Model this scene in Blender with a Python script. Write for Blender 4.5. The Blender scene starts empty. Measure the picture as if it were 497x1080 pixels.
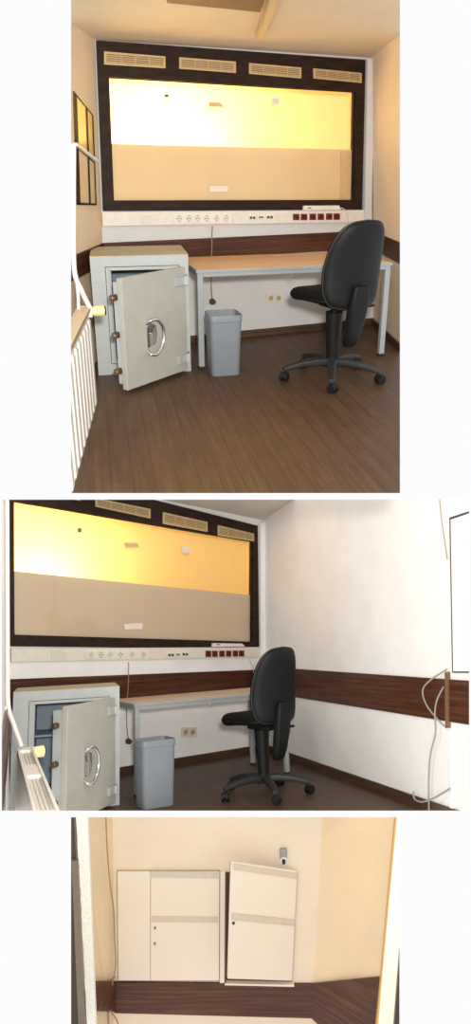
import bpy, bmesh, math, random
from mathutils import Vector, Matrix
random.seed(7)
PI = math.pi
sc = bpy.context.scene
COL = sc.collection
V = Vector

# ------------------------------------------------------------------ camera
F_PX, CX, CY, W_PX, H_PX = 750.0, 248.5, 470.0, 497.0, 1080.0
EYE = V((0, 0, 3.8))
cam = bpy.data.cameras.new('camera')
cam.sensor_fit = 'VERTICAL'
cam.sensor_height = 36.0
cam.lens = 36.0 * F_PX / H_PX
cam.shift_y = (CY - H_PX / 2) / H_PX
cam.clip_start = 0.05
cam_ob = bpy.data.objects.new('camera', cam)
cam_ob.location = EYE
cam_ob.rotation_euler = (PI / 2, 0, 0)
COL.objects.link(cam_ob)
sc.camera = cam_ob

# ------------------------------------------------------------------ materials
MATS = {}


def hexlin(c):
    def f(v):
        v /= 255.0
        return v / 12.92 if v <= 0.04045 else ((v + 0.055) / 1.055) ** 2.4
    return (f(c[0]), f(c[1]), f(c[2]), 1)


def base_mat(name, col, rough=0.5, metal=0.0, spec=0.5):
    m = bpy.data.materials.new(name)
    m.use_nodes = True
    nt = m.node_tree
    b = nt.nodes['Principled BSDF']
    b.inputs['Base Color'].default_value = col
    b.inputs['Roughness'].default_value = rough
    b.inputs['Metallic'].default_value = metal
    b.inputs['Specular IOR Level'].default_value = spec
    MATS[name] = m
    return m, nt, b


def tex_coord(nt, scale=(1, 1, 1)):
    tc = nt.nodes.new('ShaderNodeTexCoord')
    mp = nt.nodes.new('ShaderNodeMapping')
    mp.inputs['Scale'].default_value = scale
    nt.links.new(tc.outputs['Object'], mp.inputs['Vector'])
    return mp.outputs['Vector']


def noise(nt, vec, scale, detail=4, rough=0.6):
    n = nt.nodes.new('ShaderNodeTexNoise')
    n.inputs['Scale'].default_value = scale
    n.inputs['Detail'].default_value = detail
    n.inputs['Roughness'].default_value = rough
    nt.links.new(vec, n.inputs['Vector'])
    return n.outputs['Fac']


def ramp(nt, fac, stops):
    r = nt.nodes.new('ShaderNodeValToRGB')
    el = r.color_ramp.elements
    while len(el) < len(stops):
        el.new(0.5)
    for e, (p, c) in zip(el, stops):
        e.position = p
        e.color = c
    nt.links.new(fac, r.inputs['Fac'])
    return r.outputs['Color']


def bump(nt, b, fac, strength, dist=0.002):
    bp = nt.nodes.new('ShaderNodeBump')
    bp.inputs['Strength'].default_value = strength
    bp.inputs['Distance'].default_value = dist
    nt.links.new(fac, bp.inputs['Height'])
    nt.links.new(bp.outputs['Normal'], b.inputs['Normal'])


def mul(c, k):
    return (min(1, c[0] * k), min(1, c[1] * k), min(1, c[2] * k), 1)


def painted(name, col, rough=0.6, var=0.06, bump_scale=75, bump_s=0.6, spec=0.3):
    m, nt, b = base_mat(name, col, rough, 0, spec)
    v = tex_coord(nt)
    n = noise(nt, v, 2.3, 5)
    c = ramp(nt, n, [(0.3, mul(col, 1 - var)), (0.7, mul(col, 1 + var * 0.5))])
    nt.links.new(c, b.inputs['Base Color'])
    bump(nt, b, noise(nt, v, bump_scale, 3), bump_s, 0.004)
    return m


def wood(name, dark, mid, light, axis=0, scale=1.0, rough=0.4, spec=0.4):
    m, nt, b = base_mat(name, mid, rough, 0, spec)
    s = [42 * scale, 42 * scale, 42 * scale]
    s[axis] = 1.4 * scale
    if name.startswith('band') or name.startswith('skirt'):
        s = [1.6, 1.6, 55]
    v = tex_coord(nt, s)
    n = noise(nt, v, 1.0, 6, 0.65)
    c = ramp(nt, n, [(0.28, dark), (0.5, mid), (0.72, light)])
    nt.links.new(c, b.inputs['Base Color'])
    bump(nt, b, n, 0.15, 0.001)
    return m


def plain(name, col, rough=0.5, metal=0.0, spec=0.5, var=0.05, nscale=25):
    m, nt, b = base_mat(name, col, rough, metal, spec)
    v = tex_coord(nt)
    n = noise(nt, v, nscale, 4)
    c = ramp(nt, n, [(0.3, mul(col, 1 - var)), (0.7, mul(col, 1 + var))])
    nt.links.new(c, b.inputs['Base Color'])
    return m


def floor_mat(name, dark, mid, light, grime):
    m, nt, b = base_mat(name, mid, 0.5, 0, 0.35)
    tc = nt.nodes.new('ShaderNodeTexCoord')
    sp = nt.nodes.new('ShaderNodeSeparateXYZ')
    cb = nt.nodes.new('ShaderNodeCombineXYZ')
    nt.links.new(tc.outputs['Object'], sp.inputs[0])
    nt.links.new(sp.outputs['Y'], cb.inputs['X'])
    nt.links.new(sp.outputs['X'], cb.inputs['Y'])
    br = nt.nodes.new('ShaderNodeTexBrick')
    br.inputs['Scale'].default_value = 1.0
    br.inputs['Brick Width'].default_value = 1.3
    br.inputs['Row Height'].default_value = 0.105
    br.inputs['Mortar Size'].default_value = 0.0016
    br.inputs['Color1'].default_value = mul(mid, 0.90)
    br.inputs['Color2'].default_value = mul(mid, 1.10)
    br.inputs['Mortar'].default_value = mul(dark, 0.8)
    nt.links.new(cb.outputs[0], br.inputs['Vector'])
    mp = nt.nodes.new('ShaderNodeMapping')
    mp.inputs['Scale'].default_value = (2.0, 38, 1)
    nt.links.new(cb.outputs[0], mp.inputs['Vector'])
    g = noise(nt, mp.outputs[0], 1.0, 6, 0.7)
    gc = ramp(nt, g, [(0.3, mul(dark, 1.0)), (0.5, (0.5, 0.5, 0.5, 1)), (0.75, (0.75, 0.72, 0.68, 1))])
    gc2 = ramp(nt, g, [(0.3, (0.58, 0.58, 0.58, 1)), (0.7, (1.3, 1.27, 1.22, 1))])
    mx = nt.nodes.new('ShaderNodeMix')
    mx.data_type = 'RGBA'
    mx.blend_type = 'MULTIPLY'
    mx.inputs['Factor'].default_value = 1.0
    nt.links.new(br.outputs['Color'], mx.inputs['A'])
    nt.links.new(gc2, mx.inputs['B'])
    w = noise(nt, tc.outputs['Object'], 7.0, 9, 0.8)
    wr = ramp(nt, w, [(0.42, (0, 0, 0, 1)), (0.72, (1, 1, 1, 1))])
    mx2 = nt.nodes.new('ShaderNodeMix')
    mx2.data_type = 'RGBA'
    mx2.inputs['B'].default_value = grime
    ml = nt.nodes.new('ShaderNodeMath')
    ml.operation = 'MULTIPLY'
    ml.inputs[1].default_value = 0.6
    nt.links.new(wr, ml.inputs[0])
    nt.links.new(ml.outputs[0], mx2.inputs['Factor'])
    nt.links.new(mx.outputs['Result'], mx2.inputs['A'])
    nt.links.new(mx2.outputs['Result'], b.inputs['Base Color'])
    bump(nt, b, g, 0.2, 0.001)
    return m


def glass_mat():
    m = bpy.data.materials.new('window_glass')
    m.use_nodes = True
    nt = m.node_tree
    nt.nodes.clear()
    o = nt.nodes.new('ShaderNodeOutputMaterial')
    mix = nt.nodes.new('ShaderNodeMixShader')
    tr = nt.nodes.new('ShaderNodeBsdfTransparent')
    gl = nt.nodes.new('ShaderNodeBsdfGlossy')
    gl.inputs['Roughness'].default_value = 0.05
    lw = nt.nodes.new('ShaderNodeFresnel')
    lw.inputs['IOR'].default_value = 1.3
    nt.links.new(lw.outputs[0], mix.inputs[0])
    nt.links.new(tr.outputs[0], mix.inputs[1])
    nt.links.new(gl.outputs[0], mix.inputs[2])
    nt.links.new(mix.outputs[0], o.inputs[0])
    MATS['window_glass'] = m


glass_mat()
L = hexlin
painted('warm_lit_wall', (0.86, 0.70, 0.50, 1))  # the upper room's warm light is mixed into this wall colour
painted('warm_lit_wall_left', (0.80, 0.62, 0.42, 1))  # same warm light in the colour, darker for the grazed left wall
painted('warm_lit_ceiling', (0.74, 0.61, 0.44, 1), bump_scale=60, bump_s=0.6)  # ceiling colour carries the same warm light
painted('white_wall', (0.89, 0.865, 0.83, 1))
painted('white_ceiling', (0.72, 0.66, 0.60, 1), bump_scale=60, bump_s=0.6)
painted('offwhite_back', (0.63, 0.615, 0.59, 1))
painted('tan_wall', (0.66, 0.545, 0.40, 1))
painted('tan_wall_side', (0.70, 0.53, 0.33, 1))
wood('band_wood', L((40, 18, 9)), L((74, 40, 22)), L((104, 62, 38)), 0)
wood('band_wood_side', L((40, 18, 9)), L((74, 40, 22)), L((104, 62, 38)), 1)
wood('skirting_wood', L((46, 31, 20)), L((76, 54, 38)), L((98, 72, 52)), 0)
wood('desk_wood_pale', L((196, 158, 122)), L((214, 178, 144)), L((226, 196, 166)), 0, 0.6, 0.35)
wood('desk_wood', L((206, 150, 92)), L((226, 176, 118)), L((238, 198, 146)), 0, 0.6, 0.35)
floor_mat('floor_wood', L((54, 38, 24)), L((88, 63, 42)), L((116, 88, 62)), L((62, 48, 36)))
floor_mat('floor_wood_grey', L((48, 34, 24)), L((86, 64, 50)), L((110, 86, 70)), L((66, 54, 46)))
wood('frame_wood', L((26, 15, 8)), L((40, 25, 14)), L((54, 36, 22)), 0, 0.8, 0.55, 0.2)
plain('vent_metal', L((196, 168, 120)), 0.4, 0.2)
plain('vent_dark', L((116, 92, 60)), 0.5, 0.1)
plain('tan_screen_grey', L((204, 182, 152)), 0.75, 0, 0.2, 0.03, 3)
plain('adjoining_gold', (0.95, 0.71, 0.28, 1), 0.85, 0, 0.1, 0.02, 2)
plain('tan_screen', L((226, 194, 144)), 0.75, 0, 0.2, 0.03, 3)
plain('adjoining_paint', (0.95, 0.77, 0.40, 1), 0.85, 0, 0.1, 0.02, 2)
plain('sticker_paper', L((226, 214, 200)), 0.7)
plain('sticker_faded', L((214, 176, 128)), 0.7)
plain('trunking_plastic', L((220, 213, 199)), 0.4)
plain('plate_plastic', L((214, 208, 192)), 0.4)
plain('socket_white', L((226, 219, 206)), 0.4)
plain('socket_dark', L((70, 66, 60)), 0.5)
plain('socket_red', L((112, 18, 16)), 0.35)
plain('red_dark', L((60, 8, 8)), 0.5)
plain('steel_paint', L((168, 172, 168)), 0.45, 0, 0.4, 0.05, 9)
plain('safe_top_paint', L((180, 166, 128)), 0.5, 0, 0.4, 0.07, 6)
plain('safe_door_paint', L((168, 166, 155)), 0.45, 0, 0.4, 0.05, 9)
plain('safe_inside', L((120, 134, 146)), 0.55)
plain('safe_gap', L((40, 42, 44)), 0.6)
plain('desk_metal', L((152, 155, 154)), 0.4, 0, 0.4)
plain('foot_black', L((28, 27, 26)), 0.6)
plain('bin_plastic', L((122, 127, 133)), 0.45, 0, 0.4, 0.03, 12)
plain('chair_fabric', L((15, 15, 15)), 0.9, 0, 0.15, 0.2, 180)
plain('chair_plastic', L((17, 17, 17)), 0.55, 0, 0.25, 0.1, 40)
plain('chair_base_plastic', L((40, 40, 39)), 0.5, 0, 0.35, 0.1, 30)
plain('wheel_rubber', L((20, 20, 20)), 0.55, 0, 0.3)
plain('chrome', (0.72, 0.71, 0.69, 1), 0.18, 1.0)
plain('brass_steel', L((120, 98, 74)), 0.35, 0.8)
plain('radiator_white', L((200, 194, 183)), 0.4)
plain('pipe_white', L((208, 203, 195)), 0.4)
plain('knob_cream', L((232, 210, 150)), 0.4)
plain('cable_white', L((206, 196, 182)), 0.5)
plain('cable_tan', L((142, 116, 82)), 0.5)
plain('cable_grey', L((150, 146, 140)), 0.5)
plain('plug_dark', L((60, 54, 50)), 0.5)
plain('batten', L((204, 176, 134)), 0.45)
plain('ceiling_brown', L((128, 96, 66)), 0.6, 0, 0.3, 0.12, 40)
plain('cupboard_paint', (0.67, 0.575, 0.445, 1), 0.45, 0, 0.4, 0.02, 3)
plain('cupboard_white', (0.90, 0.88, 0.84, 1), 0.45, 0, 0.4, 0.02, 3)
plain('cupboard_strip', L((190, 174, 152)), 0.45)
plain('cupboard_shade', L((70, 56, 42)), 0.7)  # dark tone standing in for shade inside the open cupboard
plain('doorframe_dark', L((66, 54, 44)), 0.4, 0.3)
plain('doorframe_edge', L((120, 106, 90)), 0.35, 0.4)
plain('plaster_raw', L((232, 226, 214)), 0.8, 0, 0.2, 0.1, 60)
plain('gold_trim', L((206, 166, 98)), 0.45)
plain('jamb_pale', L((250, 240, 216)), 0.5)
plain('grey_metal', L((150, 146, 136)), 0.35, 0.5)
plain('pane_gold_reflection', L((236, 190, 96)), 0.3, 0, 0.5, 0.04, 4)  # opaque colour standing in for the yellow light reflected in the glass
plain('pane_pale_reflection', L((226, 196, 150)), 0.3, 0, 0.5, 0.04, 4)  # paler painted reflection for the lower pane
plain('tan_strip', L((118, 88, 60)), 0.6)
plain('cupboard_line', L((138, 118, 94)), 0.7)

# ------------------------------------------------------------------ mesh helpers


def mbox(bm, lo, hi, bev=0.0, seg=2):
    lo, hi = V(lo), V(hi)
    c = (lo + hi) / 2
    s = hi - lo
    r = bmesh.ops.create_cube(bm, size=1.0, matrix=Matrix.Translation(c) @ Matrix.Diagonal((s.x, s.y, s.z, 1)))
    if bev > 0:
        vs = set(r['verts'])
        es = [e for e in bm.edges if e.verts[0] in vs and e.verts[1] in vs]
        bmesh.ops.bevel(bm, geom=es, offset=bev, segments=seg, profile=0.5, affect='EDGES')


def prism(bm, poly, off):
    """solid between the polygon and the polygon moved by off (a vector or a list of vectors)"""
    n = len(poly)
    off = off if isinstance(off, list) else [V(off)] * n
    a = [bm.verts.new(V(p)) for p in poly]
    b = [bm.verts.new(V(p) + o) for p, o in zip(poly, off)]
    fs = [bm.faces.new(a), bm.faces.new(b[::-1])]
    for i in range(n):
        fs.append(bm.faces.new((a[i], b[i], b[(i + 1) % n], a[(i + 1) % n])))
    bmesh.ops.recalc_face_normals(bm, faces=fs)


def frame_of(d):
    d = d.normalized()
    up = V((0, 0, 1)) if abs(d.z) < 0.9 else V((1, 0, 0))
    x = d.cross(up).normalized()
    return x, d.cross(x).normalized()


def cyl(bm, p0, p1, r0, r1=None, n=20):
    p0, p1 = V(p0), V(p1)
    r1 = r0 if r1 is None else r1
    x, y = frame_of(p1 - p0)
    a, b = [], []
    for i in range(n):
        t = 2 * PI * i / n
        q = x * math.cos(t) + y * math.sin(t)
        a.append(bm.verts.new(p0 + q * r0))
        b.append(bm.verts.new(p1 + q * r1))
    fs = [bm.faces.new(a[::-1]), bm.faces.new(b)]
    for i in range(n):
        fs.append(bm.faces.new((a[i], a[(i + 1) % n], b[(i + 1) % n], b[i])))
    bmesh.ops.recalc_face_normals(bm, faces=fs)


def spline(pts, k=8):
    pts = [V(p) for p in pts]
    if len(pts) < 3:
        return pts
    out = []
    P = [pts[0] * 2 - pts[1]] + pts + [pts[-1] * 2 - pts[-2]]
    for i in range(1, len(P) - 2):
        for j in range(k):
            t = j / k
            a, b, c, d = P[i - 1], P[i], P[i + 1], P[i + 2]
            out.append(0.5 * ((2 * b) + (c - a) * t + (2 * a - 5 * b + 4 * c - d) * t * t + (3 * b - a - 3 * c + d) * t ** 3))
    out.append(pts[-1])
    return out


def tube(bm, pts, r, n=10, smooth=True, k=8):
    pts = spline(pts, k) if smooth else [V(p) for p in pts]
    rings = []
    prev = None
    for i, p in enumerate(pts):
        d = (pts[min(i + 1, len(pts) - 1)] - pts[max(i - 1, 0)])
        if d.length < 1e-9:
            continue
        d.normalize()
        if prev is None:
            x, y = frame_of(d)
        else:
            x = (prev - d * prev.dot(d)).normalized()
            y = d.cross(x)
        prev = x
        rings.append([bm.verts.new(p + (x * math.cos(2 * PI * j / n) + y * math.sin(2 * PI * j / n)) * r) for j in range(n)])
    fs = []
    for a, b in zip(rings, rings[1:]):
        for j in range(n):
            fs.append(bm.faces.new((a[j], a[(j + 1) % n], b[(j + 1) % n], b[j])))
    fs.append(bm.faces.new(rings[0][::-1]))
    fs.append(bm.faces.new(rings[-1]))
    bmesh.ops.recalc_face_normals(bm, faces=fs)


def loft(bm, rings, cap0=True, cap1=True):
    R = [[bm.verts.new(V(p)) for p in r] for r in rings]
    fs = []
    n = len(R[0])
    for a, b in zip(R, R[1:]):
        for j in range(n):
            fs.append(bm.faces.new((a[j], a[(j + 1) % n], b[(j + 1) % n], b[j])))
    if cap0:
        fs.append(bm.faces.new(R[0][::-1]))
    if cap1:
        fs.append(bm.faces.new(R[-1]))
    bmesh.ops.recalc_face_normals(bm, faces=fs)


def rrect(hx, hy, r, k=5):
    out = []
    for cx, cy, a0 in ((hx - r, hy - r, 0), (-hx + r, hy - r, PI / 2), (-hx + r, -hy + r, PI), (hx - r, -hy + r, 1.5 * PI)):
        for i in range(k + 1):
            a = a0 + PI / 2 * i / k
            out.append((cx + r * math.cos(a), cy + r * math.sin(a)))
    return out


def solve3(planes):
    m = Matrix([p[0] for p in planes])
    return m.inverted() @ V([p[1] for p in planes])


ALL = []          # (object, room) for the section cut at the end


class Room:
    """a room in its own upright frame: x along the back wall, y away from the viewer, z up from its floor"""

    def __init__(s, w, t, cut):
        w = V(w)
        s.R = (Matrix.Rotation(w.length, 3, w.normalized()) if w.length > 1e-9 else Matrix.Identity(3)) @ Matrix(((1, 0, 0), (0, 0, -1), (0, 1, 0)))
        s.t = V(t)
        A = Matrix(((1, 0, 0), (0, 0, 1), (0, -1, 0)))
        m3 = A @ s.R
        s.M = m3.to_4x4()
        s.M.translation = EYE - m3 @ s.t
        s.cut = cut

    def ray(s, u, v):
        return s.R.transposed() @ V(((u - CX) / F_PX, (v - CY) / F_PX, 1))

    def on(s, plane, u, v, lift=0.0):
        n, d = plane
        r = s.ray(u, v)
        k = (d + lift * n.length - n.dot(s.t)) / n.dot(r)
        return s.t + r * k


def finish(bm, name, mat, room, parent=None, smooth=False):
    me = bpy.data.meshes.new(name)
    bm.normal_update()
    bm.to_mesh(me)
    bm.free()
    for m in (mat if isinstance(mat, (list, tuple)) else [mat]):
        me.materials.append(MATS[m])
    if smooth:
        me.polygons.foreach_set('use_smooth', [True] * len(me.polygons))
        try:
            me.set_sharp_from_angle(angle=math.radians(40))
        except Exception:
            pass
    o = bpy.data.objects.new(name, me)
    COL.objects.link(o)
    if parent is not None:
        o.parent = parent
    else:
        o.matrix_world = room.M
    ALL.append((o, room))
    return o


def tag(o, label, cat, group=None):
    o['label'] = label
    o['category'] = cat
    if group:
        o['group'] = group
    return o


def struct(bm, name, mat, room, parent=None, smooth=False):
    o = finish(bm, name, mat, room, parent, smooth)
    if parent is None:
        o['kind'] = 'structure'
    return o


def root(name, label, cat, room, base=(0, 0, 0), rz=0.0, group=None):
    o = bpy.data.objects.new(name, None)
    o.empty_display_size = 0.1
    COL.objects.link(o)
    o.matrix_world = room.M @ Matrix.Translation(V(base)) @ Matrix.Rotation(rz, 4, 'Z')
    if label:
        tag(o, label, cat, group)
    return o


def BM():
    return bmesh.new()


# ------------------------------------------------------------------ furniture
def make_chair(room, base, rz, S, label, star=0.0, drop=0.0):
    t = root('office_chair', label, 'chair', room, base, rz)
    # hub and column
    bm = BM()
    cyl(bm, (0, 0, 0.085 * S), (0, 0, 0.15 * S), 0.052 * S, 0.044 * S, 24)
    finish(bm, 'hub', 'chair_base_plastic', room, t, True)
    for k in range(5):
        a = star + k * 2 * PI / 5
        d = V((math.cos(a), math.sin(a), 0))
        s_ = V((-d.y, d.x, 0))
        bm = BM()
        rings = []
        for r, z, hw, hh in ((0.02, .118, .032, .028), (.11, .124, .029, .026), (.22, .114, .024, .021), (.31, .094, .020, .017), (.35, .082, .017, .012)):
            c = d * r * S + V((0, 0, z * S))
            q = []
            for x, y in rrect(hw * S, hh * S, min(hw, hh) * 0.5 * S, 3):
                q.append(c + s_ * x + V((0, 0, y)))
            rings.append(q)
        loft(bm, rings)
        leg = finish(bm, 'base_leg', 'chair_base_plastic', room, t, True)
        bm = BM()
        e = d * 0.338 * S
        sw = V((math.cos(a + 0.9), math.sin(a + 0.9), 0))
        ax = V((-sw.y, sw.x, 0))
        for sgn in (-1, 1):
            c = e + sw * 0.012 * S + V((0, 0, 0.031 * S)) + ax * sgn * 0.017 * S
            cyl(bm, c - ax * 0.010 * S, c + ax * 0.010 * S, 0.031 * S, 0.031 * S, 18)
        cyl(bm, e + V((0, 0, 0.030 * S)), e + V((0, 0, 0.085 * S)), 0.012 * S, 0.010 * S, 12)
        c = e + sw * 0.012 * S + V((0, 0, 0.038 * S))
        cyl(bm, c - ax * 0.022 * S, c + ax * 0.022 * S, 0.027 * S, 0.027 * S, 14)
        finish(bm, 'caster', 'wheel_rubber', room, leg, True)
    bm = BM()
    cyl(bm, (0, 0, 0.14 * S), (0, 0, 0.29 * S), 0.040 * S, 0.050 * S, 24)
    cyl(bm, (0, 0, 0.29 * S), (0, 0, 0.47 * S), 0.050 * S, 0.060 * S, 24)
    cyl(bm, (0, 0, 0.47 * S), (0, 0, 0.53 * S), 0.026 * S, 0.026 * S, 20)
    finish(bm, 'gas_lift_cover', 'chair_plastic', room, t, True)
    # mechanism
    bm = BM()
    mbox(bm, (-0.075 * S, -0.16 * S, 0.505 * S), (0.075 * S, 0.09 * S, 0.545 * S), 0.012 * S)
    finish(bm, 'tilt_mechanism', 'chair_plastic', room, t, True)
    bm = BM()
    tube(bm, [V((0.06, -0.06, 0.525)) * S, V((0.16, -0.08, 0.525)) * S, V((0.235, -0.09, 0.505)) * S], 0.007 * S, 8)
    mbox(bm, V((0.215, -0.105, 0.495)) * S, V((0.265, -0.075, 0.512)) * S, 0.005 * S)
    finish(bm, 'height_lever', 'chair_plastic', room, t, True)
    bm = BM()
    cyl(bm, V((0.075, -0.12, 0.525)) * S, V((0.125, -0.12, 0.525)) * S, 0.028 * S, 0.024 * S, 14)
    finish(bm, 'tension_knob', 'chair_plastic', room, t, True)
    # seat: rounded square with a rolled front edge
    def seat_ring(inset, z, kx=1.0):
        out = []
        for x, y in rrect((0.238 - inset) * S, (0.235 - inset) * S, max(0.02, 0.115 - inset) * S, 8):
            yy = y / S + 0.035
            zz = z + 0.102 - drop - max(0, yy - 0.10) ** 2 * 1.5 + 0.10 * x * x / S / S
            out.append(V((x * (1 - 0.10 * max(0, -yy) / 0.2), y + 0.035 * S, zz * S)))
        return out
    bm = BM()
    loft(bm, [seat_ring(i, z) for i, z in ((0.012, .470), (0.0, .480), (-0.004, .498), (0.004, .516), (0.02, .528), (0.05, .534), (0.10, .535), (0.16, .531))])
    finish(bm, 'seat_cushion', 'chair_fabric', room, t, True)
    bm = BM()
    loft(bm, [seat_ring(i, z) for i, z in ((0.11, .438), (0.06, .442), (0.022, .455), (0.006, .468), (0.008, .474), (0.05, .474))])
    finish(bm, 'seat_shell', 'chair_plastic', room, t, True)
    # backrest
    half = [(0.0, 0.0), (0.12, 0.003), (0.185, 0.026), (0.216, 0.085), (0.226, 0.17), (0.224, 0.26), (0.214, 0.345), (0.195, 0.425), (0.160, 0.495), (0.105, 0.538), (0.0, 0.552)]
    hp = spline([V((x, 0, z)) for x, z in half], 4)
    outline = [(p.x, p.z) for p in hp] + [(-p.x, p.z) for p in reversed(hp[1:-1])]
    tilt = math.radians(3)

    def back_ring(inset, y):
        out = []
        for x, z in outline:
            cx_, cz_ = 0.0, 0.27
            dx, dz = x - cx_, z - cz_
            l = math.hypot(dx, dz)
            k = max(0.0, 1 - inset / max(l, 1e-6))
            X, Z = cx_ + dx * k, cz_ + dz * k
            Y = y + 0.95 * X * X + 0.045 * math.cos((Z - 0.17) * 5.2) - 0.03
            Y2 = Y * math.cos(tilt) - Z * math.sin(tilt)
            Z2 = Y * math.sin(tilt) + Z * math.cos(tilt)
            out.append(V((X * S, (Y2 - 0.215) * S, (Z2 + 0.535) * S)))
        return out
    bm = BM()
    loft(bm, [back_ring(i, y) for i, y in ((0.20, -0.030), (0.12, -0.031), (0.055, -0.028), (0.020, -0.020), (0.004, -0.008), (0.0, 0.0), (0.004, 0.004), (0.03, 0.004))])
    finish(bm, 'back_shell', 'chair_plastic', room, t, True)
    bm = BM()
    loft(bm, [back_ring(i, y) for i, y in ((0.03, 0.004), (0.010, 0.005), (0.002, 0.016), (0.004, 0.030), (0.018, 0.044), (0.05, 0.052), (0.12, 0.056), (0.20, 0.057))])
    finish(bm, 'back_cushion', 'chair_fabric', room, t, True)
    bm = BM()
    n_o = len(outline)
    ring = back_ring(-0.003, 0.001)
    tube(bm, ring + [ring[0]], 0.0055 * S, 6, smooth=False)
    finish(bm, 'back_rim', 'chair_base_plastic', room, t, True)
    # stem cover that carries the backrest and hangs below the seat
    bm = BM()
    rings = []
    for z, y, hw, hh in ((.265, -.165, .034, .022), (.285, -.18, .048, .030), (.35, -.20, .058, .034), (.45, -.225, .066, .036), (.55, -.245, .070, .034), (.62, -.258, .066, .028), (.68, -.265, .050, .016)):
        rings.append([V((x, y * S + yy, z * S)) for x, yy in rrect(hw * S, hh * S, hh * 0.7 * S, 4)])
    loft(bm, rings)
    finish(bm, 'back_stem_cover', 'chair_plastic', room, t, True)
    bm = BM()
    mbox(bm, V((-0.03, -0.215, 0.508)) * S, V((0.03, -0.10, 0.54)) * S, 0.006 * S)
    finish(bm, 'back_bracket', 'chair_plastic', room, t, True)
    for ch in t.children:
        if ch.name.split('.')[0] in ('tilt_mechanism', 'height_lever', 'tension_knob', 'back_bracket'):
            ch.location.z -= drop * S
    return t


def make_desk(room, base, rz, LN, D, Hh, label):
    t = root('desk', label, 'desk', room, base, rz)
    e = 0.022
    bm = BM()
    mbox(bm, (0.006, -D + 0.006, Hh - e), (LN - 0.006, 0, Hh), 0.002, 1)
    finish(bm, 'desk_top', 'desk_wood' if room is room1 else 'desk_wood_pale', room, t)
    bm = BM()
    mbox(bm, (0, -D, Hh - e - 0.001), (LN, -D + 0.006, Hh - 0.001), 0.002, 1)
    mbox(bm, (0, -D + 0.006, Hh - e - 0.001), (0.006, 0, Hh - 0.001))
    mbox(bm, (LN - 0.006, -D + 0.006, Hh - e - 0.001), (LN, 0, Hh - 0.001))
    finish(bm, 'edge_band', 'desk_metal', room, t)
    bm = BM()
    z0, z1 = Hh - e - 0.03, Hh - e
    i = 0.008
    mbox(bm, (0.05, -D + i, z0), (LN - 0.05, -D + i + 0.03, z1), 0.002, 1)
    mbox(bm, (0.05, -i - 0.03, z0), (LN - 0.05, -i, z1), 0.002, 1)
    mbox(bm, (i, -D + 0.05, z0), (i + 0.03, -0.05, z1), 0.002, 1)
    mbox(bm, (LN - i - 0.03, -D + 0.05, z0), (LN - i, -0.05, z1), 0.002, 1)
    finish(bm, 'under_frame', 'desk_metal', room, t)
    for x in (i, LN - i - 0.042):
        for y in (-D + i, -i - 0.042):
            bm = BM()
            mbox(bm, (x, y, 0.02), (x + 0.042, y + 0.042, Hh - e), 0.004)
            lg = finish(bm, 'leg', 'desk_metal', room, t)
            bm = BM()
            mbox(bm, (x - 0.001, y - 0.001, 0), (x + 0.043, y + 0.043, 0.022), 0.003)
            finish(bm, 'foot_cap', 'foot_black', room, lg)
    bm = BM()
    hx = LN * 0.47
    tube(bm, [(hx, -D + 0.01, z0), (hx, -D + 0.008, z0 - 0.018), (hx + 0.012, -D + 0.006, z0 - 0.026), (hx + 0.02, -D + 0.006, z0 - 0.014)], 0.003, 6)
    finish(bm, 'hook', 'grey_metal', room, t, True)
    return t


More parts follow.
